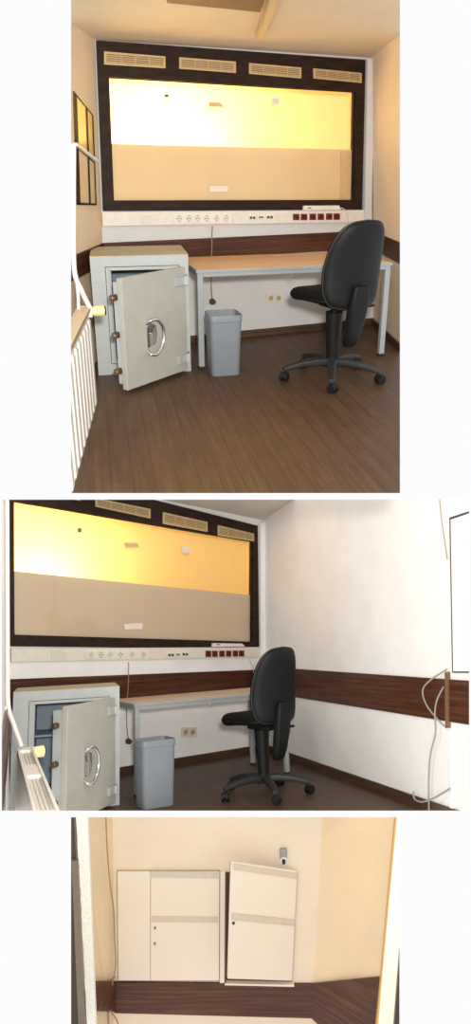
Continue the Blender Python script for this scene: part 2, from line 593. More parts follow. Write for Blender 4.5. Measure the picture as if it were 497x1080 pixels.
def make_safe(room, base, rz, w, h, d, ang, dw, plug, label):
    t = root('safe', label, 'safe', room, base, rz)
    x0, x1, z0, z1 = 0.20 * w, 0.90 * w, 0.125 * h, 0.885 * h      # opening
    wall_t = 0.06
    bm = BM()
    ctx = [((0, 0, 0), (x0, d, h)), ((x1, 0, 0), (w, d, h)), ((x0, 0, 0), (x1, d, z0)), ((x0, 0, z1), (x1, d, h - 0.004)), ((x0, d - wall_t, z0), (x1, d, z1))]
    for lo, hi in ctx:
        mbox(bm, lo, hi)
    finish(bm, 'body', 'steel_paint', room, t)
    bm = BM()
    mbox(bm, (-0.001, -0.001, h - 0.004), (w + 0.001, d, h + 0.001), 0.004)
    finish(bm, 'top_plate', 'safe_top_paint', room, t)
    # lining of the inside
    bm = BM()
    g = 0.004
    for lo, hi in (((x0, 0.03, z0), (x0 + g, d - wall_t, z1)), ((x1 - g, 0.03, z0), (x1, d - wall_t, z1)), ((x0, 0.03, z0), (x1, d - wall_t, z0 + g)), ((x0, 0.03, z1 - g), (x1, d - wall_t, z1)), ((x0, d - wall_t - g, z0), (x1, d - wall_t, z1))):
        mbox(bm, lo, hi)
    finish(bm, 'lining', 'safe_inside', room, t)
    bm = BM()
    mbox(bm, (x0 + g, 0.10, z0 + 0.62 * (z1 - z0)), (x1 - g, d - wall_t - g, z0 + 0.62 * (z1 - z0) + 0.015))
    finish(bm, 'shelf', 'safe_inside', room, t)
    # raised rim round the opening, with a dark rebate line
    fx0, fx1, fz0, fz1 = 0.145 * w, 0.905 * w, 0.095 * h, 0.915 * h
    bm = BM()
    r = 0.004
    for lo, hi in (((fx0, -0.0015, fz0), (fx0 + r, 0, fz1)), ((fx1 - r, -0.0015, fz0), (fx1, 0, fz1)), ((fx0, -0.0015, fz1 - r), (fx1, 0, fz1)), ((fx0, -0.0015, fz0), (fx1, 0, fz0 + r))):
        mbox(bm, lo, hi)
    finish(bm, 'rebate', 'safe_gap', room, t)
    bm = BM()
    q = 0.022
    for lo, hi in (((fx0 + r, -0.006, fz0 + r), (fx0 + r + q, 0, fz1 - r)), ((fx0 + r + q, -0.006, fz1 - r - q), (fx1 - r, 0, fz1 - r)), ((fx0 + r + q, -0.006, fz0 + r), (fx1 - r, 0, fz0 + r + q))):
        mbox(bm, lo, hi, 0.002, 1)
    finish(bm, 'door_surround', 'steel_paint', room, t)
    # door, hinged on the right, swung towards the viewer
    hx = 0.915 * w
    dz0, dz1 = 0.030 * h, 0.905 * h
    A = Matrix.Translation(V((hx, -0.012, 0))) @ Matrix.Rotation(ang, 4, 'Z')

    def place(bm):
        bmesh.ops.transform(bm, matrix=A, verts=bm.verts)
    th = 0.045
    bm = BM()
    mbox(bm, (-dw, -th, dz0), (-0.004, 0, dz1), 0.005)
    place(bm)
    door = finish(bm, 'door', 'safe_door_paint', room, t)
    bm = BM()
    mbox(bm, (-dw + 0.010, 0, dz0 + 0.03), (-0.06, plug, dz1 - 0.03), 0.006)
    place(bm)
    finish(bm, 'door_plug', 'steel_paint', room, door)
    for f in (0.17, 0.5, 0.83):
        z = dz0 + f * (dz1 - dz0)
        bm = BM()
        cyl(bm, (-dw + 0.05, plug * 0.55, z), (-dw - 0.030, plug * 0.55, z), 0.022, 0.022, 18)
        cyl(bm, (-dw - 0.030, plug * 0.55, z), (-dw - 0.034, plug * 0.55, z), 0.018, 0.014, 18)
        place(bm)
        finish(bm, 'locking_bolt', 'brass_steel', room, door, True)
    hc = V((-dw * 0.60, -th, dz0 + 0.44 * (dz1 - dz0)))
    k = 1.15 * h / 0.83
    bm = BM()
    prism(bm, [hc + V((x * k, 0, z * k)) for x, z in ((-0.042, -0.065), (0.028, -0.045), (0.040, 0.0), (0.034, 0.06), (-0.005, 0.075), (-0.042, 0.055))], V((0, -0.010, 0)))
    place(bm)
    finish(bm, 'lock_plate', 'chrome', room, door)
    bm = BM()
    tube(bm, [hc + V((x * k, y, z * k)) for x, y, z in ((-0.036, 0, 0.075), (-0.030, -0.030, 0.095), (0.010, -0.045, 0.098), (0.052, -0.05, 0.055), (0.062, -0.05, 0.0), (0.045, -0.05, -0.055), (0.0, -0.045, -0.10), (-0.034, -0.03, -0.098), (-0.036, 0, -0.08))], 0.0095 * k, 10)
    place(bm)
    finish(bm, 'door_handle', 'chrome', room, door, True)
    bm = BM()
    mbox(bm, hc + V((-0.015, -0.020, -0.05)) * k, hc + V((0.012, -0.008, 0.02)) * k, 0.003)
    place(bm)
    finish(bm, 'key_cover', 'grey_metal', room, door)
    for f in (0.88, 0.13):
        z = dz0 + f * (dz1 - dz0)
        bm = BM()
        mbox(bm, (-0.12, -th - 0.016, z - 0.030), (0.0, -th + 0.002, z + 0.030), 0.003)
        place(bm)
        mbox(bm, (hx - 0.004, -0.080, z - 0.030), (hx + 0.046, -0.0, z + 0.030), 0.003)
        mbox(bm, (hx + 0.014, -0.026, z - 0.085), (hx + 0.046, 0.0, z + 0.01), 0.003)
        cyl(bm, (hx + 0.002, -0.045, z - 0.03), (hx + 0.002, -0.045, z + 0.03), 0.010, 0.010, 14)
        finish(bm, 'hinge', 'steel_paint', room, t)
    return t


def make_bin(room, base, rz, tw, td, h, label):
    t = root('waste_bin', label, 'bin', room, base, rz)
    bm = BM()
    def ring(kx, ky, z, r=0.035):
        return [V((x, y, z)) for x, y in rrect(tw / 2 * kx, td / 2 * ky, r, 6)]
    loft(bm, [ring(.86, .82, .0), ring(.88, .84, .006), ring(.955, .95, h - 0.05), ring(.955, .95, h - 0.045),
              ring(.93, .92, h - 0.04), ring(.84, .78, 0.012)], True, True)
    finish(bm, 'body', 'bin_plastic', room, t, True)
    bm = BM()
    loft(bm, [ring(.945, .94, h - 0.05), ring(.99, .985, h - 0.046), ring(1.0, 1.0, h - 0.004), ring(.985, .98, h), ring(.955, .94, h - 0.002), ring(.93, .91, h - 0.045)], False, False)
    finish(bm, 'rim', 'bin_plastic', room, t, True)
    return t


# ------------------------------------------------------------------ the two views of the office
def office(room, D, px):
    """walls, window, band, duct, furniture of one office; D its measures, px where its fittings sit on its walls"""
    k = px['n']
    where = px['where']
    back = (V((-D['wa'], 1, -D['wb'])), -D['wb'])
    right = (V((1, -D['rc'], -D['re'])), D['W'] - D['re'])
    floor = (V((0, 0, 1)), 0.0)
    wn = -back[0].normalized()                       # from the back wall into the room
    rn = -right[0].normalized()
    W = lambda u, v: room.on(back, u, v)
    RW = lambda u, v: room.on(right, u, v)

    def plane3(a, b, c):
        n = (b - a).cross(c - a).normalized()
        return (n, n.dot(a))
    ceil = plane3(W(*px['ceil'][0]), W(*px['ceil'][1]), RW(*px['ceil'][2]))
    pl = px['left']
    left = plane3(W(*pl[0]), W(*pl[1]), room.on((V((0, 0, 1)), D['sz1']), *pl[2]) if len(pl[2]) == 2 else room.on((V((0, 1, 0)), pl[2][2]), *pl[2][:2]))
    ln = left[0] if left[0].x > 0 else -left[0]
    front = (V((0, 1, 0)), px['front'])
    T = 0.05
    c = lambda *p: solve3(p)
    fl = [c(back, left, floor), c(back, right, floor), c(front, right, floor), c(front, left, floor)]
    cl = [c(back, left, ceil), c(back, right, ceil), c(front, right, ceil), c(front, left, ceil)]
    bm = BM(); prism(bm, fl, V((0, 0, -T))); struct(bm, 'floor', px['m_floor'], room)
    bm = BM(); prism(bm, cl, V((0, 0, T))); struct(bm, 'ceiling', px['m_ceil'], room)
    bm = BM(); prism(bm, [fl[1], fl[2], cl[2], cl[1]], -rn * T); struct(bm, 'wall_right', px['m_right'], room)
    bm = BM(); prism(bm, [fl[0], fl[3], cl[3], cl[0]], -ln * T); struct(bm, 'wall_left', px['m_left'], room)
    # back wall with the window opening
    fo = [W(*p) for p in px['frame_out']]            # TL TR BR BL
    fi = [W(*p) for p in px['frame_in']]
    bm = BM()
    hole = [fo[0], fo[1], fo[2], fo[3]]
    outer = [cl[0], cl[1], fl[1], fl[0]]
    for i in range(4):
        j = (i + 1) % 4
        prism(bm, [outer[i], outer[j], hole[j], hole[i]], -wn * T)
    struct(bm, 'wall_back', px['m_back'], room)
    # window frame
    win = root('window_1', None, None, room)
    win['kind'] = 'structure'
    bm = BM()
    for i in range(4):
        j = (i + 1) % 4
        prism(bm, [fo[i] + wn * 0.025, fo[j] + wn * 0.025, fi[j] + wn * 0.025, fi[i] + wn * 0.025], -wn * (0.025 + T))
    finish(bm, 'window_frame', 'frame_wood', room, win)
    bm = BM()
    prism(bm, [p - wn * 0.012 for p in fi], -wn * 0.004)
    finish(bm, 'window_pane', 'window_glass', room, win)
    # thin bead round the glass
    cen = sum(fi, V((0, 0, 0))) / 4
    bm = BM()
    fb = [p + (cen - p).normalized() * 0.012 for p in fi]
    for i in range(4):
        j = (i + 1) % 4
        prism(bm, [fi[i] + wn * 0.002, fi[j] + wn * 0.002, fb[j] + wn * 0.002, fb[i] + wn * 0.002], -wn * 0.012)
    finish(bm, 'glazing_bead', 'frame_wood', room, win)
    # tan screen behind the lower half of the glass
    sl, sr = W(*px['split'][0]), W(*px['split'][1])
    e = (sr - sl).normalized() * 0.05
    bm = BM()
    dn = V((0, 0, -0.04))
    prism(bm, [sl - e - wn * 0.03, sr + e - wn * 0.03, fi[2] + e + dn - wn * 0.03, fi[3] - e + dn - wn * 0.03], -wn * 0.01)
    finish(bm, 'lower_screen', 'tan_screen' if k == 1 else 'tan_screen_grey', room, win)
    if px.get('screen_joint'):
        a, b, c2, d2 = [W(*p) for p in px['screen_joint']]
        bm = BM()
        prism(bm, [a - wn * 0.022, b - wn * 0.022, c2 - wn * 0.022, d2 - wn * 0.022], -wn * 0.008)
        finish(bm, 'screen_strip', 'sticker_faded', room, win)
    for q in px['vents']:
        TL, TR, BR, BL = [W(*p) + wn * 0.025 for p in q]
        bm = BM()
        prism(bm, [TL, TR, BR, BL], wn * 0.004)
        vent = finish(bm, 'vent_grille', 'vent_dark', room, win)
        bm = BM()
        ins = 0.10

        def B(s, t2):
            return (TL * (1 - s) + TR * s) * (1 - t2) + (BL * (1 - s) + BR * s) * t2
        sx, sy = 0.035, 0.17
        for s0, s1, t0, t1 in ((0, 1, 0, sy), (0, 1, 1 - sy, 1), (0, sx, sy, 1 - sy), (1 - sx, 1, sy, 1 - sy)):
            prism(bm, [B(s0, t0), B(s1, t0), B(s1, t1), B(s0, t1)], wn * 0.012)
        finish(bm, 'vent_rim', 'vent_metal', room, vent)
        bm = BM()
        for i in range(4):
            t0 = sy + 0.07 + i * 0.155
            prism(bm, [B(sx, t0), B(1 - sx, t0), B(1 - sx, t0 + 0.075), B(sx, t0 + 0.075)], wn * 0.008)
        for s0 in (0.27, 0.5, 0.73):
            prism(bm, [B(s0, sy), B(s0 + 0.012, sy), B(s0 + 0.012, 1 - sy), B(s0, 1 - sy)], wn * 0.009)
        finish(bm, 'vent_slats', 'vent_metal', room, vent)
    # the lit room on the other side of the glass
    dp = 0.75
    lo_z, hi_z = fi[3].z - 0.15, max(fi[0].z, fi[1].z) + 0.1
    xl, xr = fi[0].x - 0.35, fi[1].x + 0.5
    bp = lambda x, z, d: V((x, D['wa'] * x + D['wb'] * (z - 1), z)) - wn * d
    bm = BM()
    prism(bm, [bp(xl, lo_z, dp), bp(xr, lo_z, dp), bp(xr, hi_z, dp), bp(xl, hi_z, dp)], -wn * 0.03)
    for q in ([bp(xl, lo_z, T), bp(xr, lo_z, T), bp(xr, lo_z, dp), bp(xl, lo_z, dp)],):
        prism(bm, q, V((0, 0, -0.03)))
    prism(bm, [bp(xl, hi_z, T), bp(xr, hi_z, T), bp(xr, hi_z, dp), bp(xl, hi_z, dp)], V((0, 0, 0.03)))
    prism(bm, [bp(xl, lo_z, T), bp(xl, hi_z, T), bp(xl, hi_z, dp), bp(xl, lo_z, dp)], V((-0.03, 0, 0)))
    prism(bm, [bp(xr, lo_z, T), bp(xr, hi_z, T), bp(xr, hi_z, dp), bp(xr, lo_z, dp)], V((0.03, 0, 0)))
    struct(bm, 'wall_adjoining', 'adjoining_paint' if k == 1 else 'adjoining_gold', room)
    for lx, lz, power, size, colr in px['lamps']:
        la = bpy.data.lights.new('hallway_lamp', 'AREA')
        la.shape = 'RECTANGLE'
        la.size, la.size_y = size, 0.12
        la.energy = power
        la.color = colr
        lo = bpy.data.objects.new('hallway_lamp', la)
        COL.objects.link(lo)
        p = bp(lx, lz, 0.16)
        tgt = bp(lx, lz + 0.42, dp)
        dirv = (room.M.to_3x3() @ (tgt - p)).normalized()
        rotm = dirv.to_track_quat('-Z', 'X').to_matrix().to_4x4()
        xw = (room.M.to_3x3() @ V((1, D['wa'], 0))).normalized()
        zax = -dirv
        yax = zax.cross(xw).normalized()
        xax = yax.cross(zax).normalized()
        lo.matrix_world = Matrix(((xax.x, yax.x, zax.x, 0), (xax.y, yax.y, zax.y, 0), (xax.z, yax.z, zax.z, 0), (0, 0, 0, 1)))
        lo.matrix_world.translation = room.M @ p
    # stickers on the glass
    for q, mat, lab in px['stickers']:
        bm = BM()
        prism(bm, [W(*p) - wn * 0.0115 for p in q], wn * 0.0012)
        tag(finish(bm, 'paper_sticker', mat, room), lab + where, 'sticker', None)
    # wooden wall band, skirting, corner post
    z0, z1 = D['sz0'], D['sz1']
    pz = lambda z: (V((0, 0, 1)), z)
    if px.get('band'):
        b4 = [W(*p) for p in px['band']]
    else:
        b4 = [c(back, left, pz(z1)), c(back, right, pz(z1)), c(back, right, pz(z0)), c(back, left, pz(z0))]
    bm = BM(); prism(bm, b4, wn * 0.012); struct(bm, 'trim_1', 'band_wood', room)
    r4 = [c(back, right, pz(z1)), c(front, right, pz(z1)), c(front, right, pz(z0)), c(back, right, pz(z0))]
    r4 = [RW(*p) for p in px['band_right']] if px.get('band_right') else r4
    bm = BM(); prism(bm, r4, rn * 0.012); struct(bm, 'trim_2', 'band_wood_side', room)
    l4 = [c(back, left, pz(z1)), c(front, left, pz(z1)), c(front, left, pz(z0)), c(back, left, pz(z0))]
    bm = BM(); prism(bm, l4, ln * 0.012); struct(bm, 'trim_3', 'band_wood_side', room)
    sk = px['skirt']
    bm = BM(); prism(bm, [c(back, left, pz(sk)), c(back, right, pz(sk)), fl[1], fl[0]], wn * 0.015); struct(bm, 'baseboard_back', 'skirting_wood', room)
    bm = BM(); prism(bm, [c(back, right, pz(sk)), c(front, right, pz(sk)), fl[2], fl[1]], rn * 0.015); struct(bm, 'baseboard_right', 'skirting_wood', room)
    q = [W(*p) for p in px['post']]
    bm = BM(); prism(bm, q, wn * 0.05); struct(bm, 'trim_4', px['m_post'], room)
    # cable trunking with its outlets
    base = W(*px['trunk'][3])
    tr = root('cable_trunking', px['l_trunk'], 'cable trunking', room, base)
    rel = lambda u, v, lift=0.0: W(u, v) + wn * lift - base
    quad = lambda x0, x1, y0, y1, lift: [rel(x0, y0, lift), rel(x1, y0, lift), rel(x1, y1, lift), rel(x0, y1, lift)]
    dT = 0.035
    bm = BM(); prism(bm, [rel(u, v) for u, v in px['trunk']], wn * dT); finish(bm, 'duct', 'trunking_plastic', room, tr)
    def slope_y(u):       # trunk mid-line
        a, b = px['trunk'][0], px['trunk'][1]
        return a[1] + (b[1] - a[1]) * (u - a[0]) / (b[0] - a[0])
    x0, x1, y0, y1 = px['blank']
    bm = BM(); prism(bm, quad(x0, x1, y0, y1, dT), wn * 0.006); finish(bm, 'blank_plate', 'plate_plastic', room, tr)
    x0, x1, y0, y1 = px['sockstrip']
    bm = BM(); prism(bm, quad(x0, x1, y0, y1, dT), wn * 0.008); strip = finish(bm, 'socket_strip', 'socket_white', room, tr)
    for u in px['socks']:
        yc = (y0 + y1) / 2
        p = rel(u, yc, dT + 0.008)
        bm = BM()
        R = 0.026 * px['ks']
        n = 20
        ex = V((1, D['wa'], 0)).normalized(); ez = V((0, D['wb'], 1)).normalized()
        ring = lambda r, off: [p + ex * r * math.cos(2 * PI * i / n) + ez * r * math.sin(2 * PI * i / n) + wn * off for i in range(n)]
        loft(bm, [ring(R, 0), ring(R, 0.004), ring(R * 0.86, 0.004), ring(R * 0.82, 0.0008)], True, True)
        so = finish(bm, 'power_socket', 'plate_plastic', room, tr, True)
        bm = BM()
        for s in (-1, 1):
            h = p + ex * s * R * 0.38 + wn * 0.001
            cyl(bm, h, h + wn * 0.0015, 0.0045, 0.0045, 8)
        for s in (-1, 1):
            h = p + ez * s * R * 0.78 + wn * 0.003
            cyl(bm, h, h + wn * 0.002, 0.004, 0.004, 6)
        finish(bm, 'socket_holes', 'socket_dark', room, so)
    for (x0, x1, y0, y1) in px['data']:
        bm = BM(); prism(bm, quad(x0, x1, y0, y1, dT), wn * 0.007); so = finish(bm, 'data_outlet', 'socket_white', room, tr)
        bm = BM()
        w = (x1 - x0) / 3
        for i in (0, 1):
            a = x0 + w * (0.35 + 1.3 * i)
            prism(bm, quad(a, a + w, y0 + (y1 - y0) * 0.45, y1 - (y1 - y0) * 0.12, dT + 0.007), wn * 0.001)
        finish(bm, 'jack', 'socket_dark', room, so)
    for (x0, x1, y0, y1) in px['reds']:
        bm = BM(); prism(bm, quad(x0, x1, y0, y1, dT), wn * 0.010); so = finish(bm, 'red_socket', 'socket_red', room, tr)
        uc, vc = (x0 + x1) / 2, (y0 + y1) / 2
        p = rel(uc, vc, dT + 0.010)
        ex = V((1, D['wa'], 0)).normalized(); ez = V((0, D['wb'], 1)).normalized()
        n = 16
        R = 0.017 * px['ks']
        ring = lambda r, off: [p + ex * r * math.cos(2 * PI * i / n) + ez * r * math.sin(2 * PI * i / n) + wn * off for i in range(n)]
        bm = BM()
        loft(bm, [ring(R, 0), ring(R, 0.002), ring(R * 0.8, 0.002), ring(R * 0.7, 0.0004)])
        finish(bm, 'socket_well', 'red_dark', room, so, True)
    # lid line of the trunking
    a, b = px['trunk'][3], px['trunk'][2]
    bm = BM()
    prism(bm, [rel(a[0], a[1] - 0.9, dT), rel(b[0], b[1] - 0.9, dT), rel(b[0], b[1] - 0.1, dT), rel(a[0], a[1] - 0.1, dT)], wn * 0.003)
    finish(bm, 'lid_edge', 'plate_plastic', room, tr)
    # white device lying on the trunking
    q = px['device']
    b0 = W(*q[3])
    t = root('white_plastic_box', px['l_device'], 'electrical box', room, b0)
    bm = BM(); prism(bm, [W(*p) - b0 + wn * 0.004 for p in q], wn * 0.045); bmesh.ops.bevel(bm, geom=list(bm.edges), offset=0.003, segments=1, affect='EDGES')
    finish(bm, 'housing', 'socket_white', room, t)
    bm = BM()
    u0, v0 = q[3]
    prism(bm, [W(u0 + 4, v0 - 3) - b0 + wn * 0.049, W(u0 + 8, v0 - 3) - b0 + wn * 0.049, W(u0 + 8, v0 - 2) - b0 + wn * 0.049, W(u0 + 4, v0 - 2) - b0 + wn * 0.049], wn * 0.001)
    finish(bm, 'indicator', 'socket_dark', room, t)
    # wall socket below the desk
    x0, x1, y0, y1 = px['wsock']
    b0 = W(x0, y1)
    t = root('wall_socket', px['l_wsock'], 'socket', room, b0)
    P = lambda u, v, l: W(u, v) - b0 + wn * l
    bm = BM(); prism(bm, [P(x0, y0, 0), P(x1, y0, 0), P(x1, y1, 0), P(x0, y1, 0)], wn * 0.012)
    finish(bm, 'plate', 'plate_plastic', room, t)
    for f in (0.27, 0.73):
        p = P(x0 + (x1 - x0) * f, (y0 + y1) / 2, 0.012)
        ex = V((1, D['wa'], 0)).normalized(); ez = V((0, D['wb'], 1)).normalized()
        n = 20
        R = 0.024 * px['ks']
        ring = lambda r, off: [p + ex * r * math.cos(2 * PI * i / n) + ez * r * math.sin(2 * PI * i / n) + wn * off for i in range(n)]
        bm = BM(); loft(bm, [ring(R, 0), ring(R, .003), ring(R * .85, .003), ring(R * .8, .0006)])
        so = finish(bm, 'outlet', 'vent_metal', room, t, True)
        bm = BM()
        for s in (-1, 1):
            h = p + ex * s * R * 0.4 + wn * 0.0006
            cyl(bm, h, h + wn * 0.0015, 0.0045, 0.0045, 8)
        finish(bm, 'pin_holes', 'socket_dark', room, so)
    # cable that leaves the trunking and hangs behind the desk
    pts = [W(u, v) + wn * l for u, v, l in px['cable']]
    b0 = pts[0]
    t = root('hanging_cable', px['l_cable'], 'cable', room, b0)
    bm = BM(); tube(bm, [p - b0 for p in pts], 0.0045, 8); finish(bm, 'cord', 'cable_tan', room, t, True)
    bm = BM()
    e = pts[-1] - b0
    cyl(bm, e - wn * 0.012, e + wn * 0.028, 0.026 * px['ks'], 0.020 * px['ks'], 16)
    finish(bm, 'plug', 'plug_dark', room, t, True)
    if px.get('cable_b'):
        pts = [W(u, v) + wn * l for u, v, l in px['cable_b']]
        b0 = pts[0]
        bm = BM(); tube(bm, pts, 0.004, 8)
        tag(finish(bm, 'power_cable', 'cable_white', room, None, True), px['l_cable_b'], 'cable')
    # furniture
    s = px['safe']
    bx = V((D['ax0'], D['ay1'], 0)) + Matrix.Rotation(D['ath'], 3, 'Z') @ V((0, -D['ad'], 0))
    make_safe(room, bx, D['ath'], D['aw'], D['ah'], D['ad'], s[0], s[1], s[2], px['l_safe'])
    make_desk(room, (D['dx0'], D['dy1'], 0), D['dth'], D['dx1'] - D['dx0'], D['dw'], D['dh'], px['l_desk'])
    b = px['bin']
    make_bin(room, (b[0], b[1], 0), b[5], b[2], b[3], b[4], px['l_bin'])
    h = px['chair']
    make_chair(room, (h[0], h[1], 0), h[2], h[3], px['l_chair'], h[4], h[5])
    return dict(back=back, right=right, left=left, floor=floor, ceil=ceil, wn=wn, rn=rn, ln=ln, W=W, RW=RW)


def box4(x0, x1, y0, y1):
    return [(x0, y0), (x1, y0), (x1, y1), (x0, y1)]


# ---- upper room
D1 = {'W': 2.25287, 'H': 2.21244, 'sz0': 0.685, 'sz1': 0.84136, 'dx0': 0.536, 'dx1': 2.03008, 'dw': 0.70678, 'dy1': -0.03368, 'dh': 0.72,
      'ax0': -0.126, 'aw': 0.6664, 'ad': 0.55656, 'ay1': -0.178, 'ah': 0.83106, 'wa': 0.21422, 'wb': 0.03943, 'rc': 0.14356, 're': -0.07793,
      'dth': 0.06342, 'ath': -0.028}
room1 = Room((0.38417, -0.18653, -0.03855), (-0.0992, -5.75159, 1.44997), (75, 422, None, 520))
U = ' in the upper room'
P1 = dict(
    n=1, where=U, m_floor='floor_wood', m_ceil='warm_lit_ceiling', m_right='warm_lit_wall', m_left='warm_lit_wall_left', m_back='offwhite_back', m_post='offwhite_back',
    ceil=[(392, 61), (100, 42), (420, 38)], left=[(100, 42), (108, 250), (80.5, 268)], front=-4.4,
    frame_out=[(101, 43), (384, 63.5), (380.4, 221), (108.3, 222.5)], frame_in=[(113.5, 81.7), (374.4, 97), (372, 211.3), (118.8, 212)],
    split=[(116.3, 151.3), (374, 157.7)], screen_joint=[(361, 159), (373.6, 159), (372, 210), (360.6, 210)],
    vents=[[(108.7, 55.1), (173, 60.4), (173, 72.8), (108.7, 68.8)], [(187.6, 61.2), (247, 65.8), (247, 77.7), (187.6, 73.2)],
           [(261, 67.2), (315.7, 72), (315.7, 83.3), (261, 78.5)], [(328.5, 72.8), (379.2, 77.7), (379.2, 88.1), (328.5, 83.3)]],
    lamps=[(0.70, 1.30, 36, 0.6, (1.0, 0.84, 0.52))],
    stickers=[(box4(221.8, 241, 196.2, 202.4), 'sticker_paper', 'pale paper label low on the tan half of the window'),
              ([(220.5, 107.5), (233, 107.8), (237.5, 112.8), (220.5, 112.6)], 'sticker_faded', 'faded torn beige strip on the bright half of the window'),
              (box4(287.5, 295.5, 103, 110), 'sticker_paper', 'small square sticker near the right of the bright pane'),
              (box4(174, 178.5, 99, 102.5), 'vent_dark', 'tiny dark mark at the upper left of the bright pane')],
    band=None, skirt=0.06, post=[(384.5, 64), (392, 61.5), (388.5, 236), (381.5, 236)],
    trunk=[(106.5, 223.6), (385, 221.5), (385, 234), (107.5, 238.3)], blank=(147.6, 158.6, 226.8, 235.6),
    sockstrip=(181, 241.7, 225.2, 235.2), socks=[187, 197.5, 206.5, 216, 226.5, 236.5], ks=1.0,
    data=[(260.5, 268, 225.5, 231.5), (270.5, 276, 226, 230.5), (278.5, 286.5, 225, 231)],
    reds=[(307, 313.3, 225.4, 232), (315.2, 321.6, 225.4, 232), (324.4, 330.8, 225.2, 231.8), (333, 339.2, 225.2, 231.8), (341.8, 348, 225, 231.6), (349.6, 356, 225, 231.6)],
    device=[(318, 216.8), (355, 216.6), (357.5, 221.4), (317.5, 221.8)], wsock=(280.5, 298, 309.3, 319.3),
    cable=[(223.5, 238.6, .015), (222.4, 246, .03), (221, 262, .055), (220.5, 285, .05), (221, 305, .045), (222.5, 317.5, .04)],
    cable_b=[(357, 219, .05), (361, 222, .055), (364, 230, .05), (365, 245, .04), (366, 262, .03)],
    safe=(math.radians(45), 0.625, 0.045), bin=(0.752, -0.835, 0.235, 0.225, 0.435, 0.05), chair=(1.475, -1.12, math.radians(19), 1.0, math.radians(-127), 0.0),
    l_trunk='white cable trunking with six red sockets under the window of the upper room',
    l_device='flat white plastic box on the trunking of the upper room',
    l_wsock='beige double wall socket under the desk of the upper room',
    l_cable='thin tan cable with round plug hanging behind the desk in the upper room',
    l_cable_b='short white cable by the chair in the upper room',
    l_safe='',
    l_desk='wood-topped desk with grey metal legs in the upper room',
    l_bin='grey plastic waste bin at the front of the desk in the upper room',
    l_chair='black swivel chair on a five-star base at the desk of the upper room')
P1['l_safe'] = 'grey steel safe with door ajar on the brown floor of the upper room'
G1 = office(room1, D1, P1)


